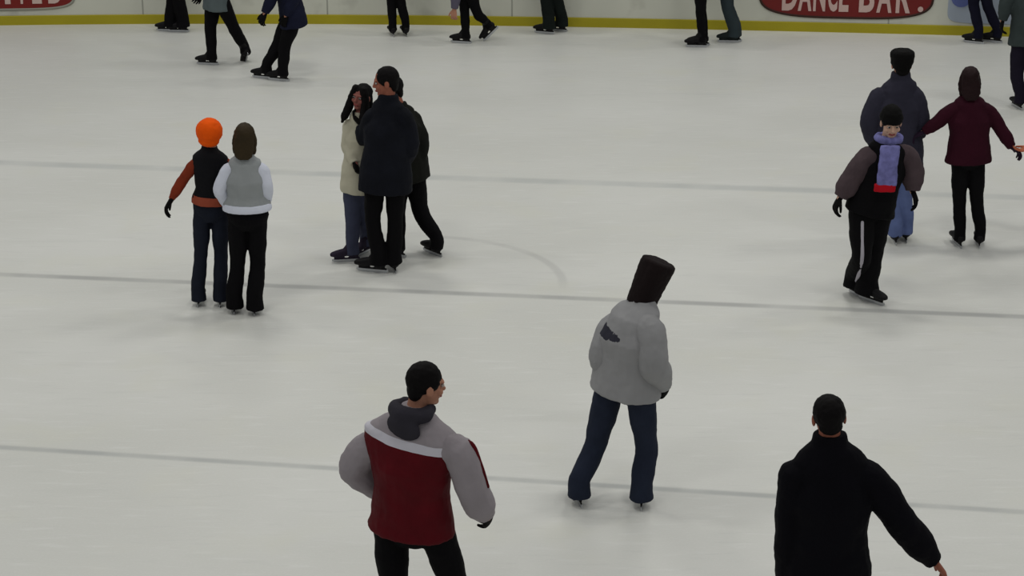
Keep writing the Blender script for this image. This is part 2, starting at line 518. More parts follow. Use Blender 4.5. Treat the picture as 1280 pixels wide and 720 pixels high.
    if extra:
        extra(dict(root=root, og=og, pos=pos, s=s, f=f, spine=spine, Hc=Hc, Sc=Sc, ank=ank, hd=hd, nk=nk, jacket=jk, trousers=tro, A=A_s))
    return root

# ------------------------------------------------------------------ ice
def ice_material():
    m = bpy.data.materials.new('skated_ice')
    m.use_nodes = True
    nt = m.node_tree
    N, L = nt.nodes, nt.links
    b = N['Principled BSDF']
    tc = N.new('ShaderNodeTexCoord')
    co = tc.outputs['Object']

    def math_(op, a, bb=None, clamp=False):
        n = N.new('ShaderNodeMath'); n.operation = op; n.use_clamp = clamp
        for i, x in enumerate((a, bb)):
            if x is None: continue
            if isinstance(x, (int, float)): n.inputs[i].default_value = x
            else: L.new(x, n.inputs[i])
        return n.outputs[0]

    def noise(scale, detail, sx=1, sy=1, rot=0.0, rough=0.5):
        mp = N.new('ShaderNodeMapping')
        mp.inputs['Scale'].default_value = (sx, sy, 1)
        mp.inputs['Rotation'].default_value = (0, 0, rot)
        L.new(co, mp.inputs['Vector'])
        n = N.new('ShaderNodeTexNoise')
        n.inputs['Scale'].default_value = scale; n.inputs['Detail'].default_value = detail
        n.inputs['Roughness'].default_value = rough
        L.new(mp.outputs[0], n.inputs['Vector'])
        return n.outputs['Fac']

    def ramp(x, a, bb, lo=0.0, hi=1.0, smooth=True):
        r = N.new('ShaderNodeMapRange')
        r.interpolation_type = 'SMOOTHSTEP' if smooth else 'LINEAR'
        r.inputs['From Min'].default_value = a; r.inputs['From Max'].default_value = bb
        r.inputs['To Min'].default_value = lo; r.inputs['To Max'].default_value = hi
        L.new(x, r.inputs['Value'])
        return r.outputs['Result']

    def mix(fac, a, bb):
        n = N.new('ShaderNodeMix'); n.data_type = 'RGBA'
        L.new(fac, n.inputs['Factor']) if not isinstance(fac, float) else None
        for s_, x in (('A', a), ('B', bb)):
            if isinstance(x, tuple): n.inputs[s_].default_value = x
            else: L.new(x, n.inputs[s_])
        return n.outputs['Result']

    cloud = noise(0.55, 5, 0.6, 1.0, 0.05)
    streak = noise(2.2, 4, 0.16, 1.0, 0.08)
    fine = noise(16, 3, 0.18, 1.0, -0.25)
    fine2 = noise(16, 3, 0.18, 1.0, 0.45)
    grain = noise(55, 2)
    tint = noise(1.3, 3)
    col = mix(ramp(cloud, 0.3, 0.7), (0.690, 0.695, 0.655, 1), (0.755, 0.760, 0.725, 1))
    col = mix(ramp(streak, 0.62, 0.80, 0.0, 0.28), col, (0.56, 0.57, 0.545, 1))
    col = mix(ramp(fine, 0.56, 0.72, 0.0, 0.22), col, (0.60, 0.61, 0.585, 1))
    col = mix(ramp(fine2, 0.56, 0.72, 0.0, 0.25), col, (0.86, 0.865, 0.845, 1))
    col = mix(ramp(grain, 0.45, 0.7, 0.0, 0.12), col, (0.88, 0.88, 0.86, 1))
    col = mix(ramp(tint, 0.52, 0.75, 0.0, 0.35), col, (0.73, 0.73, 0.63, 1))

    sep = N.new('ShaderNodeSeparateXYZ'); L.new(co, sep.inputs[0])
    patch = noise(0.9, 4, 1.6, 1.0)

    def line(p, q, half, soft, strength, c):
        nonlocal col
        a, bb = ground(*p), ground(*q)
        d = nrm(bb - a); n = (-d[1], d[0])
        k = n[0] * a[0] + n[1] * a[1]
        v = math_('ADD', math_('MULTIPLY', sep.outputs['X'], n[0]), math_('MULTIPLY', sep.outputs['Y'], n[1]))
        dist = math_('ABSOLUTE', math_('SUBTRACT', v, k))
        mask = ramp(dist, half, half + soft, strength, 0.0)
        mask = math_('MULTIPLY', mask, ramp(patch, 0.30, 0.62, 0.45, 1.0))
        col = mix(mask, col, c)

    line((0, 203.5), (1280, 247), 0.035, 0.10, 0.44, (0.40, 0.43, 0.43, 1))
    line((0, 343), (1280, 396), 0.02, 0.055, 0.68, (0.36, 0.365, 0.36, 1))
    line((0, 559), (1280, 640), 0.012, 0.045, 0.6, (0.36, 0.38, 0.38, 1))
    # worn circle, of which an arc shows
    pts = [ground(*p) for p in ((575, 298), (665, 318), (703, 350))]
    (x1, y1), (x2, y2), (x3, y3) = [(p[0], p[1]) for p in pts]
    M = np.array([[2 * (x2 - x1), 2 * (y2 - y1)], [2 * (x3 - x1), 2 * (y3 - y1)]])
    cx, cy = np.linalg.solve(M, [x2 ** 2 - x1 ** 2 + y2 ** 2 - y1 ** 2, x3 ** 2 - x1 ** 2 + y3 ** 2 - y1 ** 2])
    rad = math.hypot(x1 - cx, y1 - cy)
    dx = math_('SUBTRACT', sep.outputs['X'], float(cx)); dy = math_('SUBTRACT', sep.outputs['Y'], float(cy))
    rr = math_('SQRT', math_('ADD', math_('MULTIPLY', dx, dx), math_('MULTIPLY', dy, dy)))
    dist = math_('ABSOLUTE', math_('SUBTRACT', rr, float(rad)))
    mask = math_('MULTIPLY', ramp(dist, 0.015, 0.06, 0.32, 0.0), ramp(patch, 0.38, 0.6, 0.3, 1.0))
    side = ramp(sep.outputs['Y'], float(pts[2][1]) - 0.3, float(pts[2][1]) + 0.1)
    right = ramp(sep.outputs['X'], float(pts[0][0]) - 0.6, float(pts[0][0]))
    mask = math_('MULTIPLY', math_('MULTIPLY', mask, side), right)
    col = mix(mask, col, (0.42, 0.42, 0.41, 1))
    L.new(col, b.inputs['Base Color'])
    b.inputs['Roughness'].default_value = 0.42
    b.inputs['Specular IOR Level'].default_value = 0.28
    bp = N.new('ShaderNodeBump'); bp.inputs['Strength'].default_value = 0.12; bp.inputs['Distance'].default_value = 0.01
    L.new(fine, bp.inputs['Height']); L.new(bp.outputs['Normal'], b.inputs['Normal'])
    return m

mb = MB()
mb.box(V(0, 18, -0.06), V(24, 0, 0), V(0, 20, 0), V(0, 0, 0.06))
ice = mb.build('floor', ice_material(), None, V(0, 0, 0))
ice['kind'] = 'structure'
for p in ice.data.polygons: p.use_smooth = False

# ------------------------------------------------------------------ boards along the far side
KICK = [(-700, 42), (-350, 36.5), (0, 31.5), (160, 29.8), (330, 29.5), (460, 30.3), (620, 32), (750, 33.8), (900, 37), (1060, 40.6), (1180, 43.5), (1300, 46.5), (1700, 57), (2100, 67)]
kp = [ground(*p) for p in KICK]
# smooth the course of the boards
xs = np.array([p[0] for p in kp]); ys = np.array([p[1] for p in kp])
fit = np.polyfit(xs[2:12], ys[2:12], 3)
def board_y(x):
    x0, x1 = xs[2], xs[11]
    xc = min(max(x, x0), x1)
    y = np.polyval(fit, xc)
    d = np.polyval(np.polyder(fit), xc)
    return y + d * (x - xc)
BX = np.linspace(-13, 14, 109)
course = [V(x, board_y(x), 0) for x in BX]

def board_tangent(x):
    return nrm(V(0.02, board_y(x + 0.01) - board_y(x - 0.01), 0))

def sweep(name, mat, prof, bevel=None):
    """prof: (out, up) points of a closed cross-section; out is towards the rink"""
    mbs = MB()
    n = len(prof)
    for p, x in zip(course, BX):
        t = board_tangent(x)
        o = V(t[1], -t[0], 0)
        for a, h in prof:
            mbs.v.append(tuple(p + o * a + UP * h))
    for j in range(len(course) - 1):
        for i in range(n):
            i2 = (i + 1) % n
            mbs.f.append((j * n + i, j * n + i2, (j + 1) * n + i2, (j + 1) * n + i))
    mbs.f.append(tuple(range(n)))
    mbs.f.append(tuple(range((len(course) - 1) * n, len(course) * n))[::-1])
    o = mbs.build(name, mat, None, V(0, 0, 0))
    for p in o.data.polygons: p.use_smooth = False
    o['kind'] = 'structure'
    return o

def board_material():
    m = fabric('board_plastic', (206, 207, 195), 0.5, 0.05, 1.3, 0, 0.4)
    nt = m.node_tree; N, L = nt.nodes, nt.links
    b = N['Principled BSDF']
    src = b.inputs['Base Color'].links[0].from_socket
    tc = N.new('ShaderNodeTexCoord')
    sep = N.new('ShaderNodeSeparateXYZ'); L.new(tc.outputs['Object'], sep.inputs[0])
    md = N.new('ShaderNodeMath'); md.operation = 'PINGPONG'; md.inputs[1].default_value = 1.22
    L.new(sep.outputs['X'], md.inputs[0])
    r = N.new('ShaderNodeMapRange'); r.inputs['From Min'].default_value = 0.006; r.inputs['From Max'].default_value = 0.014
    r.inputs['To Min'].default_value = 0.55; r.inputs['To Max'].default_value = 0
    L.new(md.outputs[0], r.inputs['Value'])
    mx = N.new('ShaderNodeMix'); mx.data_type = 'RGBA'
    L.new(r.outputs['Result'], mx.inputs['Factor']); L.new(src, mx.inputs['A']); mx.inputs['B'].default_value = srgb(95, 95, 88)
    # scuffs
    n = N.new('ShaderNodeTexNoise'); n.inputs['Scale'].default_value = 2.4; n.inputs['Detail'].default_value = 6
    L.new(tc.outputs['Object'], n.inputs['Vector'])
    r2 = N.new('ShaderNodeMapRange'); r2.inputs['From Min'].default_value = 0.58; r2.inputs['From Max'].default_value = 0.75; r2.inputs['To Max'].default_value = 0.3
    L.new(n.outputs['Fac'], r2.inputs['Value'])
    mx2 = N.new('ShaderNodeMix'); mx2.data_type = 'RGBA'
    L.new(r2.outputs['Result'], mx2.inputs['Factor']); L.new(mx.outputs['Result'], mx2.inputs['A']); mx2.inputs['B'].default_value = srgb(120, 118, 106)
    L.new(mx2.outputs['Result'], b.inputs['Base Color'])
    return m

sweep('wall_far', board_material(), [(0, 0.0), (0, 1.12), (-0.12, 1.12), (-0.12, 0.0)])
sweep('trim_1', fabric('kick_strip_yellow', (168, 156, 22), 0.5, 0.22, 1.1, 0, 0.4), [(0.016, 0.0), (0.016, 0.118), (0.010, 0.126), (0.001, 0.126), (0.001, 0.0)])
sweep('trim_2', fabric('cap_rail_blue', (46, 66, 110), 0.5, 0.1, 2, 0, 0.4), [(0.03, 1.121), (0.03, 1.16), (0.015, 1.175), (-0.135, 1.175), (-0.15, 1.16), (-0.15, 1.121)])

def board_x(px, h=0.25):
    """x on the board's face where the picture column px meets it at height h"""
    lo, hi = -13.0, 14.0
    for _ in range(50):
        mid = (lo + hi) / 2
        p = V(mid, board_y(mid), h) - EYE
        u = 640 + FOC * p[0] / np.dot(p, FWD)
        if u < px: lo = mid
        else: hi = mid
    return (lo + hi) / 2

def oval_sign(name, label, x0, x1, z0, z1, rgb, letters, lrgb, lz0, lz1, power=4.0, dots=(), rim=None, group=None):
    xc = (x0 + x1) / 2
    t = board_tangent(xc); o = V(t[1], -t[0], 0)
    c = V(xc, board_y(xc), 0) + o * 0.006
    hw = (x1 - x0) / 2 / t[0]
    sag = 0.0
    for x in (x0, xc, x1):
        pass
    zc, hh = (z0 + z1) / 2, (z1 - z0) / 2
    m_ = MB()
    mat = fabric(name + '_print_%d_%d_%d' % rgb, rgb, 0.45, 0.12, 3, 0, 0.4)
    cc = c + UP * zc
    m_.loft([(cc + o * d, t * (hw - e), UP * (hh - e)) for d, e in ((0.0, 0.0), (0.010, 0.0), (0.012, 0.004))], 72, power)
    r = m_.build('advertising_sign', mat, None, c)
    r.location = c
    r['label'] = label; r['category'] = 'sign'
    if group: r['group'] = group
    for p in r.data.polygons: p.use_smooth = False
    if rim:
        g = MB()
        k = 72
        for d, e in ((0.012, 0.0), (0.016, 0.0), (0.016, 0.028), (0.012, 0.028)):
            for i in range(k):
                a = 2 * math.pi * i / k
                ct = math.copysign(abs(math.cos(a)) ** (2 / power), math.cos(a)); st = math.copysign(abs(math.sin(a)) ** (2 / power), math.sin(a))
                g.v.append(tuple(cc + o * d + t * (hw + 0.003 - e) * ct + UP * (hh + 0.003 - e) * st))
        for j in range(4):
            for i in range(k):
                g.f.append((j * k + i, j * k + (i + 1) % k, ((j + 1) % 4) * k + (i + 1) % k, ((j + 1) % 4) * k + i))
        g.build('rim', fabric('sign_rim_%d' % rim[0], rim, 0.5, 0.05, 3, 0), r, c)
    lm = fabric('sign_lettering_%d_%d_%d' % lrgb, lrgb, 0.5, 0.05, 3, 0, 0.4)
    if letters or dots:
        verts, faces = [], []
        for ch, a, b_ in letters:
            cu = bpy.data.curves.new('lettering', 'FONT')
            cu.body = ch; cu.size = 1.0; cu.extrude = 0.0; cu.offset = 0.03; cu.resolution_u = 4
            ob = bpy.data.objects.new('lettering', cu)
            C.objects.link(ob)
            dg = bpy.context.evaluated_depsgraph_get()
            me = bpy.data.meshes.new_from_object(ob.evaluated_get(dg))
            vs = np.array([v.co for v in me.vertices])
            mn, mxx = vs.min(0), vs.max(0)
            w = max(mxx[0] - mn[0], 1e-3); h = max(mxx[1] - mn[1], 1e-3)
            base = len(verts)
            for v in vs:
                X = a + (v[0] - mn[0]) / w * (b_ - a)
                Z = lz0 + (v[1] - mn[1]) / h * (lz1 - lz0)
                q = V(X, 0, 0)
                dd = (X - xc) / t[0]
                verts.append(tuple(c + t * dd + UP * Z + o * 0.0165))
            for p in me.polygons:
                faces.append(tuple(base + i for i in p.vertices))
            bpy.data.objects.remove(ob); bpy.data.curves.remove(cu); bpy.data.meshes.remove(me)
        for dx, dz, rr in dots:
            m2 = MB()
            q = c + t * ((dx - xc) / t[0]) + UP * dz + o * 0.0165
            k = len(verts)
            for i in range(20):
                a = 2 * math.pi * i / 20
                verts.append(tuple(q + t * rr * math.cos(a) + UP * rr * math.sin(a)))
            faces.append(tuple(range(k, k + 20)))
        m3 = MB(); m3.v = verts; m3.f = faces
        lo = m3.build('lettering' if letters else 'emblem', lm, r, c)
        sm = lo.modifiers.new('solid', 'SOLIDIFY'); sm.thickness = 0.004; sm.offset = 0
        for p in lo.data.polygons: p.use_smooth = False
    return r

bx = board_x
oval_sign('ad_red', 'red rounded sign with pale lettering low on the boards, cut by the picture corner',
          bx(-95), bx(95), 0.20, 0.80, (120, 18, 12), [(ch, bx(a), bx(b_)) for ch, a, b_ in
          (('L', -57, -46), ('I', -38, -32), ('M', -24, -2), ('I', 7, 14), ('T', 22, 34), ('E', 41, 53), ('D', 61, 79))],
          (205, 180, 172), 0.285, 0.66, 5.0, rim=(150, 150, 140))
oval_sign('ad_oval', 'wide red oval sign with pale lettering on the boards behind the right-hand skaters',
          bx(948), bx(1166), 0.185, 0.86, (112, 16, 14), [(ch, bx(a), bx(b_)) for ch, a, b_ in
          (('D', 977, 996), ('A', 997, 1014), ('N', 1016, 1031), ('C', 1034, 1046), ('E', 1048, 1060), ('B', 1073, 1092), ('A', 1095, 1114), ('R', 1119, 1137))],
          (200, 172, 165), 0.275, 0.72, 3.4, dots=((bx(1150), 0.33, 0.035),), rim=(60, 40, 34))
oval_sign('ad_blue', 'pale blue sign panel on the boards at the right end',
          bx(1184), bx(1420), 0.16, 0.90, (158, 168, 182), [], (88, 100, 156), 0.36, 0.78, 10.0, dots=((bx(1200), 0.50, 0.13),))

# ------------------------------------------------------------------ palette
BLACK = fabric('cloth_black', (9, 8, 11), spec=0.12)
BLACK_NAVY = fabric('cloth_black_navy', (7, 6, 13), spec=0.12)
TROUSER = fabric('trousers_black', (9, 8, 11), spec=0.12)
NAVY_JEAN = fabric('jeans_navy', (36, 42, 58), vary=0.3)
DARK_JEAN = fabric('jeans_dark', (26, 30, 42), vary=0.3)
BLUE_JEAN = fabric('jeans_blue', (92, 106, 150), vary=0.3)
GREY_JEAN = fabric('jeans_grey_blue', (62, 66, 86), vary=0.3)
TEAL_GREY = fabric('trousers_teal_grey', (48, 58, 62), vary=0.25)
HAIR_BLACK = fabric('hair_black', (10, 7, 8), 0.7, spec=0.12)
HAIR_BROWN = fabric('hair_brown', (52, 42, 26), 0.6)
HAIR_RED = fabric('hair_dark_auburn', (34, 18, 20), 0.6)
GLOVE = fabric('glove_black', (10, 9, 9), spec=0.12)

# ------------------------------------------------------------------ the skaters
# man in the red and grey jacket
JG = fabric('jacket_grey', (150, 143, 148), 0.75, 0.12)
JR = fabric('jacket_red', (84, 7, 18), 0.7, 0.5, 5)
JW = fabric('jacket_white_band', (206, 204, 214), 0.7, 0.06)

def red_cuts(pos, spine, Hc, Sc):
    return [(Hc + spine * h, RED_N(pos, spine)) for h in RED_BAND]
RED_BAND = (0.488, 0.538)
RED_N = lambda pos, spine: nrm(spine + 0.07 * nrm(pos['sr'] - pos['sl']))
def red_zone(pos, spine, Hc, Sc, f):
    def z(c):
        n = RED_N(pos, spine)
        v = np.dot(c - Hc, n) / np.dot(spine, n)
        return 0 if v > RED_BAND[1] else (2 if v > RED_BAND[0] else 1)
    return z
def red_extra(d):
    sh, e, w = d['pos']['sr'], d['pos']['er'], d['pos']['wr']
    off = nrm(V(0.9, -0.25, 0.55))
    m_ = MB()
    sh = sh - d['spine'] * 0.048
    m_.tube([d['Sc'] * 0.35 + sh * 0.65 + off * 0.07, sh + off * 0.094, sh * 0.5 + e * 0.5 + off * 0.101, e + off * 0.094],
            [0.011, 0.013, 0.013, 0.010], True, True, 6, 10)
    m_.build('piping', JR, d['jacket'], d['og'])

make_person('man in red and grey jacket with white band and dark folded hood',
    (525, 815), dict(hd=(533, 480, 0), nk=(520, 516, 0), sl=(461, 549, .13), sr=(571, 552, -.13), el=(444, 586, .15), wl=(495, 622, .36),
                     er=(592, 616, -.16), wr=(608, 646, -.12), hrd=(615, 658, .06), hl=(488, 650, .06), hr=(541, 652, -.06),
                     kl=(492, 735, .0), kr=(572, 738, -.02), fl=(484, 815), fr=(604, 806)),
    -35, 1.03, -68, JG, TROUSER, ('short', HAIR_BLACK), gloves=GLOVE, jmats=[JG, JR, JW], sleeve_mat=JG, cuts=red_cuts, zone=red_zone,
    hoodmat=fabric('hood_charcoal', (50, 48, 56)), puff=0.058, hem=0.05, width=1.06, arm_r=0.95, extra=red_extra, toes=dict(l=-20, r=-50), voxel=0.0045, headup=V(0.12, 0, 1), collar=0.02)

make_person('man in plain black jacket with cropped hair, one bare hand held out',
    (1035, 882), dict(hd=(1036, 521, 0), nk=(1037, 553, 0), sl=(995, 584, .0), sr=(1081, 584, .0), el=(988, 680, .02), wl=(989, 748, .08),
                      er=(1126, 652, -.02), wr=(1168, 702, .02), hl=(1010, 714, 0), hr=(1058, 714, 0),
                      kl=(1010, 800, .06), kr=(1062, 800, .06), fl=(1000, 880), fr=(1074, 884)),
    0, 1.02, 0, BLACK_NAVY, TROUSER, ('crop', HAIR_BLACK), skin=SKIN2, puff=0.045, hem=0.18, voxel=0.0045, collar=0.025, width=1.06)

# hooded skater in the pale jacket
PALE = fabric('jacket_pale_grey', (150, 150, 152), 0.8, 0.10)
def pale_zone(pos, spine, Hc, Sc, f):
    e0 = pos['emb']
    def z(c):
        q = c - e0
        a, v = q[0], q[2] + 0.25 * q[0]
        return 1 if (a / 0.088) ** 2 + (v / (0.046 if a < 0.01 else 0.030)) ** 2 < 1 and q[1] < 0.22 else 0
    return z
make_person('skater in pale grey jacket and tall dark hood with hands in pockets',
    (765, 628), dict(hd=(815, 351, .10), nk=(804, 377, .05), sl=(768, 400, .10), sr=(813, 402, -.10), el=(754, 445, .04), wl=(776, 484, .2),
                     er=(817, 455, -.17), wr=(829, 482, .02), hl=(766, 470, .08), hr=(799, 472, -.06), kl=(744, 556, .10), kr=(808, 560, .0),
                     fl=(722, 626), fr=(802, 629), emb=(757, 417, -.08)),
    -38, 1.0, -50, PALE, NAVY_JEAN, None, ('tall', fabric('hood_dark_brown', (28, 20, 21))), GLOVE, jmats=[PALE, fabric('emblem_dark', (52, 52, 62))],
    zone=pale_zone, puff=0.06, hem=0.10, sleeve_mat=PALE, flare=0.010, toes=dict(l=10, r=-5), headup=V(0.42, 0.1, 1), trouser_hem=0.09, hem_flare=0.012, collar=-0.01, voxel=0.0045)

# pair on the left
VEST = fabric('vest_black', (18, 18, 22))
ORANGE_SLEEVE = fabric('sleeve_rust', (128, 50, 30), vary=0.4)
def orange_extra(d):
    m_ = MB()
    h = d['Hc']; sp = d['spine']; A = d['A']; B = np.cross(sp, A)
    m_.loft([(h + sp * 0.035, A * 0.162, B * 0.142), (h + sp * 0.07, A * 0.160, B * 0.140), (h + sp * 0.105, A * 0.148, B * 0.130)], 24)
    m_.build('shirt_hem', fabric('shirt_rust', (150, 72, 52)), d['root'], d['og'], 0.006, 2, 0.5, wrinkle=0.01)
make_person('girl in bright orange fluffy hat and black vest, one arm held out to the left',
    (263, 380), dict(hd=(262, 166, 0), nk=(262, 186, 0), sl=(247, 199, 0), sr=(281, 199, 0), el=(229, 225, .0), wl=(214, 250, -.02),
                     er=(291, 224, .12), wr=(284, 246, .12), hl=(253, 258, 0), hr=(275, 258, 0), kl=(251, 318, .0), kr=(276, 318, .03),
                     fl=(250, 379), fr=(277, 379)),
    0, 0.93, 0, VEST, DARK_JEAN, ('short', fabric('hair_orange', (196, 72, 12))), ('ball', fabric('hat_orange', (246, 90, 8), vary=0.15)), GLOVE, sleeve_mat=ORANGE_SLEEVE,
    puff=0.012, hem=-0.08, width=0.84, flare=0.014, extra=orange_extra, trouser_hem=0.10, arm_r=0.78, leg_r=0.82, shoulder=1.42, sleeve_in=0.90)

GREY_TOP = fabric('jumper_grey', (150, 154, 156), 0.85, 0.08)
WHITE_SLEEVE = fabric('sleeve_white', (214, 218, 232), 0.85, 0.06)
def white_extra(d):
    m_ = MB()
    h = d['Hc']; sp = d['spine']; A = d['A']; B = np.cross(sp, A)
    m_.loft([(h + sp * 0.045, A * 0.200, B * 0.156), (h + sp * 0.07, A * 0.201, B * 0.157), (h + sp * 0.105, A * 0.190, B * 0.148)], 24)
    m_.build('hem_band', WHITE_SLEEVE, d['jacket'], d['og'], 0.006, 2, 0.5, wrinkle=0.01)
make_person('girl with long brown hair in grey and white jumper and black flared trousers',
    (308, 390), dict(hd=(306, 171, 0), nk=(306, 196, 0), sl=(287, 207, 0), sr=(326, 207, 0), el=(275, 236, -.03), wl=(284, 256, .04),
                     er=(333, 235, -.02), wr=(331, 260, .1), hl=(298, 268, 0), hr=(321, 268, 0), kl=(297, 328, .02), kr=(322, 328, .02),
                     fl=(295, 388), fr=(320, 390)),
    0, 0.95, 0, GREY_TOP, TROUSER, ('long', HAIR_BROWN), sleeve_mat=WHITE_SLEEVE, puff=0.022, hem=-0.085, flare=0.018, extra=white_extra, trouser_hem=0.10, leg_r=0.90, arm_r=0.86)

# huddle of three
CREAM = fabric('coat_cream', (192, 188, 168), 0.85, 0.12)
make_person('woman with long dark hair in cream coat and grey blue jeans, standing in the huddle',
    (442, 327), dict(hd=(452, 121, .0), nk=(449, 143, .0), sl=(439, 153, .02), sr=(464, 155, .02), el=(436, 182, .0), wl=(444, 205, -.12),
                     er=(468, 172, .16), wr=(474, 156, .28), hl=(441, 217, .0), hr=(456, 218, .02), kl=(441, 270, .0), kr=(456, 268, .08),
                     fl=(434, 327), fr=(454, 318)),
    160, 0.93, 150, CREAM, GREY_JEAN, ('curtain', HAIR_BLACK), gloves=GLOVE, skin=fabric('skin_flushed', (142, 88, 80), 0.6, 0.1), puff=0.022, hem=0.17, toes=dict(l=100, r=150),
    boots=fabric('boot_plum', (46, 40, 54)), width=0.85, voxel=0.005)

DK1 = fabric('jacket_black_olive', (20, 21, 17), vary=0.3)
make_person('person in black olive jacket behind the huddle, one leg stretched to the right',
    (508, 318), dict(hd=(489, 112, .0), nk=(497, 133, .0), sl=(484, 143, -.05), sr=(514, 144, .12), el=(484, 172, -.10), wl=(484, 196, .05),
                     er=(525, 178, .05), wr=(521, 208, -.02), hl=(500, 203, -.04), hr=(517, 203, .08), kl=(497, 262, .02), kr=(525, 262, .06),
                     fl=(492, 320), fr=(541, 318)),
    50, 0.98, 100, DK1, TROUSER, ('short', HAIR_BLACK), skin=SKIN2, puff=0.045, hem=0.17, gloves=GLOVE, toes=dict(l=60, r=40), headup=V(-0.2, -0.1, 1))

DK2 = fabric('jacket_ink_blue', (17, 19, 27), vary=0.75, scale=5)
make_person('tall dark-haired man in ink blue jacket and black trousers, nearest of the huddle',
    (480, 340), dict(hd=(482, 102, .0), nk=(485, 125, .0), sl=(468, 141, .04), sr=(503, 140, -.04), el=(459, 172, .10), wl=(452, 156, .16), hld=(446, 150, .2),
                     er=(512, 180, -.02), wr=(502, 206, .14), hl=(470, 215, .0), hr=(494, 215, .0), kl=(466, 276, .0), kr=(494, 276, .0),
                     fl=(466, 340), fr=(491, 337)),
    25, 1.04, 95, DK2, TROUSER, ('short', HAIR_BLACK), skin=SKIN2, puff=0.045, hem=0.16, gloves=GLOVE, toes=dict(l=75, r=15), leg_r=0.88, flare=0.014, collar=0.02)

# right-hand group
GREY_COAT = fabric('coat_slate', (46, 45, 58), vary=0.2)
make_person('man in slate grey jacket, black cap and blue jeans, partly hidden behind another skater',
    (1122, 302), dict(hd=(1127, 80, 0), nk=(1126, 98, 0), sl=(1101, 115, .0), sr=(1142, 114, .0), el=(1088, 152, -.02), wl=(1094, 182, .06),
                      er=(1149, 150, .0), wr=(1148, 172, .0), hl=(1111, 184, 0), hr=(1132, 184, 0), kl=(1115, 242, .0), kr=(1130, 242, .0),
                      fl=(1117, 302), fr=(1130, 299)),
    0, 1.03, 0, GREY_COAT, BLUE_JEAN, ('short', HAIR_BLACK), ('cap', GLOVE), gloves=GLOVE, puff=0.055, hem=0.20, collar=0.03)

MAROON = fabric('jacket_maroon', (50, 10, 26), vary=0.3, scale=5)
make_person('woman in maroon jacket and black trousers with both arms held out from her sides',
    (1210, 308), dict(hd=(1212, 99, 0), nk=(1211, 121, 0), sl=(1195, 131, 0), sr=(1231, 131, 0), el=(1173, 152, .0), wl=(1155, 165, .02), hld=(1146, 169, .03),
                      er=(1249, 158, .0), wr=(1265, 184, .0), hrd=(1274, 190, 0.02), hl=(1201, 193, 0), hr=(1220, 193, 0), kl=(1199, 250, .0), kr=(1221, 250, .0),
                      fl=(1196, 306), fr=(1223, 306)),
    0, 0.96, 0, MAROON, TROUSER, ('long', HAIR_RED), gloves=fabric('glove_plum', (36, 22, 40)), puff=0.034, hem=0.07, trouser_hem=0.085, toes=dict(l=8, r=-8), leg_r=0.85, arm_r=0.82)

make_person('person at the right picture edge whose hand meets the woman in maroon',
    (1336, 310), dict(hd=(1336, 92, 0), nk=(1336, 116, 0), sl=(1317, 131, 0), sr=(1355, 131, 0), el=(1302, 160, .0), wl=(1288, 183, .02), hld=(1272, 190, .0),
                      er=(1366, 160, .0), wr=(1368, 190, .0), hl=(1327, 193, 0), hr=(1346, 193, 0), kl=(1326, 250, .0), kr=(1346, 250, .0),
                      fl=(1324, 310), fr=(1347, 310)),
    0, 1.0, 0, fabric('jacket_brown', (74, 44, 34)), TROUSER, ('short', HAIR_BROWN), skin=fabric('skin_warm', (190, 110, 80), 0.6, 0.08), puff=0.03, hem=0.14)

# skater with the scarf
SC = fabric('scarf_lavender', (112, 112, 166), vary=0.6, scale=22)
SCR = fabric('scarf_red_end', (172, 14, 30))
SLEEVE_MAUVE = fabric('sleeve_mauve_brown', (74, 62, 66), vary=0.3)
def scarf_extra(d):
    s, og, f = d['s'], d['og'], d['f']
    m_ = MB()
    nk = d['nk']; side = nrm(np.cross(f, UP))
    ring_pts = [nk + (side * math.cos(a) * 0.088 + f * math.sin(a) * 0.088) + UP * 0.03 for a in np.linspace(math.pi * 0.55, math.pi * 2.45, 12)]
    m_.tube(ring_pts, [0.032] * 12, True, True, 3, 12)
    p = d['pos']
    a, b, c = p['s1'], p['s2'], p['s3']
    lat = V(1, 0, 0)
    def strip(mm, pts, wd, th):
        secs = []
        for i, q in enumerate(pts):
            secs.append((q, lat * wd, V(0, 1, 0) * th))
        mm.loft(secs, 16, 3.5)
    strip(m_, [a, a * 0.5 + b * 0.5, b, b * 0.5 + c * 0.5, c], 0.080, 0.03)
    sc = m_.build('scarf', SC, d['root'], og, 0.007, 2, 0.5, wrinkle=0.02, wscale=0.06)
    e = MB()
    strip(e, [c + V(-0.01, 0, 0.012), c + V(-0.015, 0, -0.05)], 0.088, 0.032)
    e.build('fringe', SCR, sc, og, 0.007, 2, 0.5, wrinkle=0.01, wscale=0.05)
    # pale stripe down the trouser leg
    t = MB()
    h, k, an = p['hl'], p['kl'], d['ank']['l']
    off = nrm(V(-0.1, -1, 0.0))
    t.tube([h * 0.75 + k * 0.25 + off * 0.108, h * 0.4 + k * 0.6 + off * 0.096, k + off * 0.084, k * 0.5 + an * 0.5 + off * 0.110, an + off * 0.124 + UP * 0.02],
           [0.013, 0.013, 0.015, 0.017, 0.017], True, True, 6, 10)
    t.build('side_stripe', fabric('stripe_white', (176, 172, 182)), d['trousers'], og)
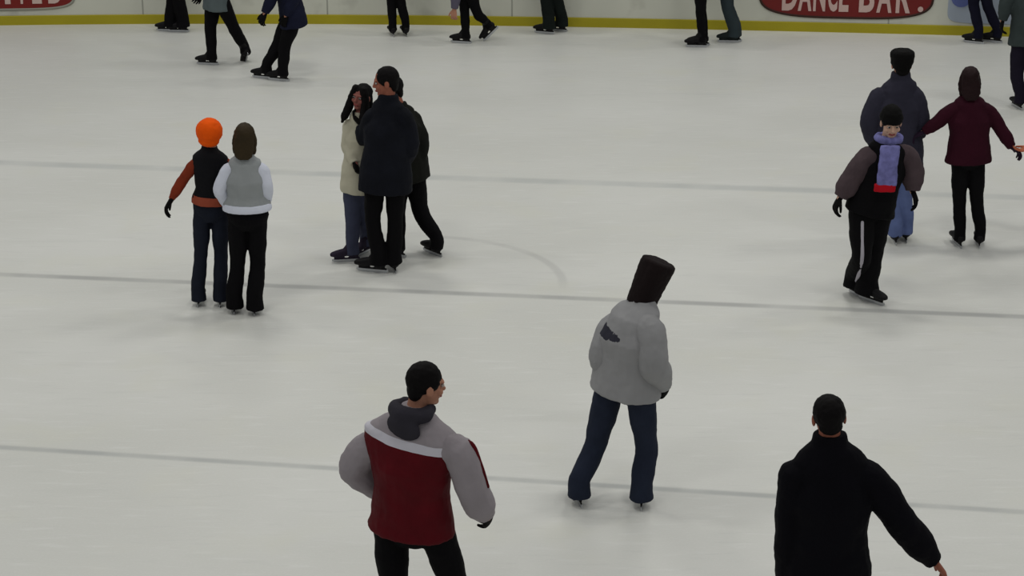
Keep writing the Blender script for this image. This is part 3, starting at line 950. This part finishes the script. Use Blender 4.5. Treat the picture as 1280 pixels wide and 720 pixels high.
make_person('skater in black hat and long lavender scarf with red end, facing the camera and leaning',
    (1084, 380), dict(hd=(1114, 153, -.05), nk=(1111, 177, .0), sl=(1088, 191, .0), sr=(1132, 189, .06), el=(1063, 226, -.02), wl=(1050, 247, -.05),
                      er=(1141, 213, .05), wr=(1141, 239, .0), hl=(1077, 258, .0), hr=(1100, 254, .04), kl=(1077, 318, -.06), kr=(1090, 322, .06),
                      fl=(1074, 371), fr=(1089, 378), hld=(1044, 259, -.06), hrd=(1146, 252, -.02),
                      s1=(1113, 182, -.19), s2=(1110, 208, -.25), s3=(1108, 232, -.25)),
    185, 1.0, 182, BLACK, TROUSER, ('short', HAIR_BLACK), ('beanie', GLOVE), gloves=GLOVE, sleeve_mat=SLEEVE_MAUVE, puff=0.04, hem=0.07, leg_r=1.12, extra=scarf_extra,
    skin=fabric('skin_pale', (196, 160, 140), 0.6, 0.08), toes=dict(l=-150, r=-140), voxel=0.0045, arm_r=1.12, flare=0.022)

# ------------------------------------------------------------------ skaters along the boards, heads above the picture
def far(label, base, hipx, feet, knees, yaw, jac, tro, hipdy=(0.0, 0.0), S=1.0, footdy=None, hem=0.10, arms=None, lean=0.0, gloves=GLOVE, hipy=None, hair=None, **kw):
    """base (px, py); hipx: picture x of the hips' middle; feet ((px,py),(px,py)); knees likewise"""
    mpx = 0.1515 * (base[1] + 560)
    prof = abs(math.sin(math.radians(yaw)))
    fr_ = math.cos(math.radians(yaw))
    hy = base[1] - 0.93 * S * mpx if hipy is None else hipy
    sy = hy - 0.50 * S * mpx
    sx = hipx + lean * mpx
    hw = 0.085 * S; sw = 0.175 * S
    c, sd = abs(fr_), math.sin(math.radians(yaw))
    if c < 0.25: c = 0.25
    J = dict(hl=(hipx - hw * mpx * c, hy, hw * -sd * -1), hr=(hipx + hw * mpx * c, hy, -hw * -sd * -1),
             sl=(sx - sw * mpx * c, sy, sw * sd), sr=(sx + sw * mpx * c, sy, -sw * sd),
             nk=(sx, sy - 0.09 * S * mpx, 0), hd=(sx - sd * 0.05 * mpx, sy - 0.255 * S * mpx, 0),
             kl=knees[0], kr=knees[1], fl=feet[0], fr=feet[1])
    fx = -sd
    arms = arms or {}
    J['el'] = arms.get('el', (sx - (sw * c + 0.05) * mpx, sy + 0.28 * mpx * S, sw * sd))
    J['wl'] = arms.get('wl', (sx - (sw * c + 0.05) * mpx + fx * 0.10 * mpx, sy + 0.50 * mpx * S, sw * sd))
    J['er'] = arms.get('er', (sx + (sw * c + 0.05) * mpx, sy + 0.28 * mpx * S, -sw * sd))
    J['wr'] = arms.get('wr', (sx + (sw * c + 0.05) * mpx + fx * 0.10 * mpx, sy + 0.50 * mpx * S, -sw * sd))
    for k in ('hld', 'hrd'):
        if k in arms: J[k] = arms[k]
    return make_person(label, base, J, yaw, S, None, jac, tro, hair or ('short', HAIR_BLACK), gloves=gloves, hem=hem, voxel=0.007, **kw)

far('skater in black trousers gliding left beside the boards, leftmost of the cut-off figures', (218, 40), 222, ((209, 39), (224, 40)), ((216, -5, .04), (223, -4, -.03)), 85, BLACK, TROUSER,
    flare=0.012, leg_r=1.12)
far('skater in grey green jacket striding left, trailing leg stretched out behind', (268, 81), 270, ((260, 81), (308, 76, .10)), ((263, 35, .05), (292, 34, .0)), 75,
    fabric('jacket_grey_green', (86, 96, 98)), TROUSER, lift=dict(r=45), toes=dict(l=80, r=22), hem=0.20, puff=0.03)
far('skater in dark blue jacket crouching with bent knees and one arm hanging', (340, 100), 366, ((329, 98), (349, 101)), ((348, 54, .06), (356, 57, -.02)), 70,
    fabric('jacket_dark_blue', (22, 25, 44), vary=0.45), TROUSER, hipy=20, lean=-0.10, hem=0.12, puff=0.03,
    arms=dict(el=(342, -8, -.12), wl=(331, 17, -.16)))
far('skater in slim black trousers standing before the plain board left of centre', (497, 45), 495, ((490, 44), (506, 44)), ((489, 0, .0), (501, 0, .0)), 15, BLACK, TROUSER, leg_r=0.85)
far('skater in black with grey sleeve and one foot kicked back', (578, 54), 579, ((577, 54), (615, 43, .10)), ((580, 4, .03), (597, 17, .02)), 75, BLACK, TROUSER,
    lift=dict(r=45), sleeve_mat=fabric('sleeve_grey_mauve', (92, 88, 104)), gloves=None,
    arms=dict(el=(571, -22, -.16), wl=(568, 12, -.18), hld=(567, 25, -.18)), leg_r=0.85, hem=0.05)
far('skater in greenish black wide trousers standing alone at mid boards', (686, 42), 690, ((681, 42), (697, 39)), ((683, -3, .0), (695, -4, .05)), 70, BLACK,
    fabric('trousers_green_black', (18, 24, 22)), leg_r=1.1, flare=0.012)
far('skater in slim black trousers gliding left just beside the one in grey', (872, 59), 876, ((871, 59), (874, 57)), ((875, 9, -.02), (877, 8, .06)), 85, BLACK, TROUSER, leg_r=0.8)
far('skater in blue grey trousers gliding left near the red oval sign', (912, 53), 908, ((911, 53), (914, 52)), ((908, 5, -.02), (910, 4, .06)), 85,
    fabric('jacket_charcoal', (40, 42, 48)), TEAL_GREY, leg_r=0.95, flare=0.012, boots=fabric('boot_grey_green', (34, 40, 40)))
far('skater in dark blue trousers gliding left in front of the pale blue sign', (1226, 54), 1226, ((1217, 54), (1240, 53)), ((1217, 4, .0), (1234, 4, .0)), 60,
    fabric('jacket_royal_blue', (30, 34, 110)), fabric('trousers_midnight', (15, 15, 32), vary=0.5), leg_r=0.95, hem=0.06)
far('skater in grey green jacket at the right picture edge, arm hanging at the side', (1284, 136), 1285, ((1271, 135), (1300, 138)), ((1271, 92, .0), (1299, 93, .0)), 12,
    fabric('jacket_moss_grey', (52, 60, 60)), fabric('trousers_plum_black', (24, 20, 34)), hipy=44, hem=0.10, puff=0.035,
    arms=dict(el=(1258, 3, .0), wl=(1253, 26, .0), hld=(1251, 40, .0)), leg_r=1.0)

# ------------------------------------------------------------------ light of the hall
w = bpy.data.worlds.new('hall')
bpy.context.scene.world = w
w.use_nodes = True
w.node_tree.nodes['Background'].inputs['Color'].default_value = (0.92, 0.96, 1.0, 1)
w.node_tree.nodes['Background'].inputs['Strength'].default_value = 0.16

def lamp(x, y, z, sx, sy, power, col=(1.0, 0.985, 0.93)):
    d = bpy.data.lights.new('ceiling_lamp', 'AREA')
    d.shape = 'RECTANGLE'; d.size = sx; d.size_y = sy
    d.energy = power; d.color = col
    o = bpy.data.objects.new('ceiling_lamp', d)
    o.location = (x, y, z)
    C.objects.link(o)
LP = {1.0: 46, 7.0: 58, 13.0: 84, 19.0: 103, 25.0: 84}
for yy in LP:
    for xx in (-9, -3, 3, 9):
        lamp(xx, yy, 9.0, 1.6, 0.8, LP[yy])

sc = bpy.context.scene
sc.view_settings.view_transform = 'Standard'
sc.view_settings.look = 'None'
sc.view_settings.exposure = 0.0
sc.view_settings.gamma = 1.0
sc.view_settings.use_curve_mapping = False
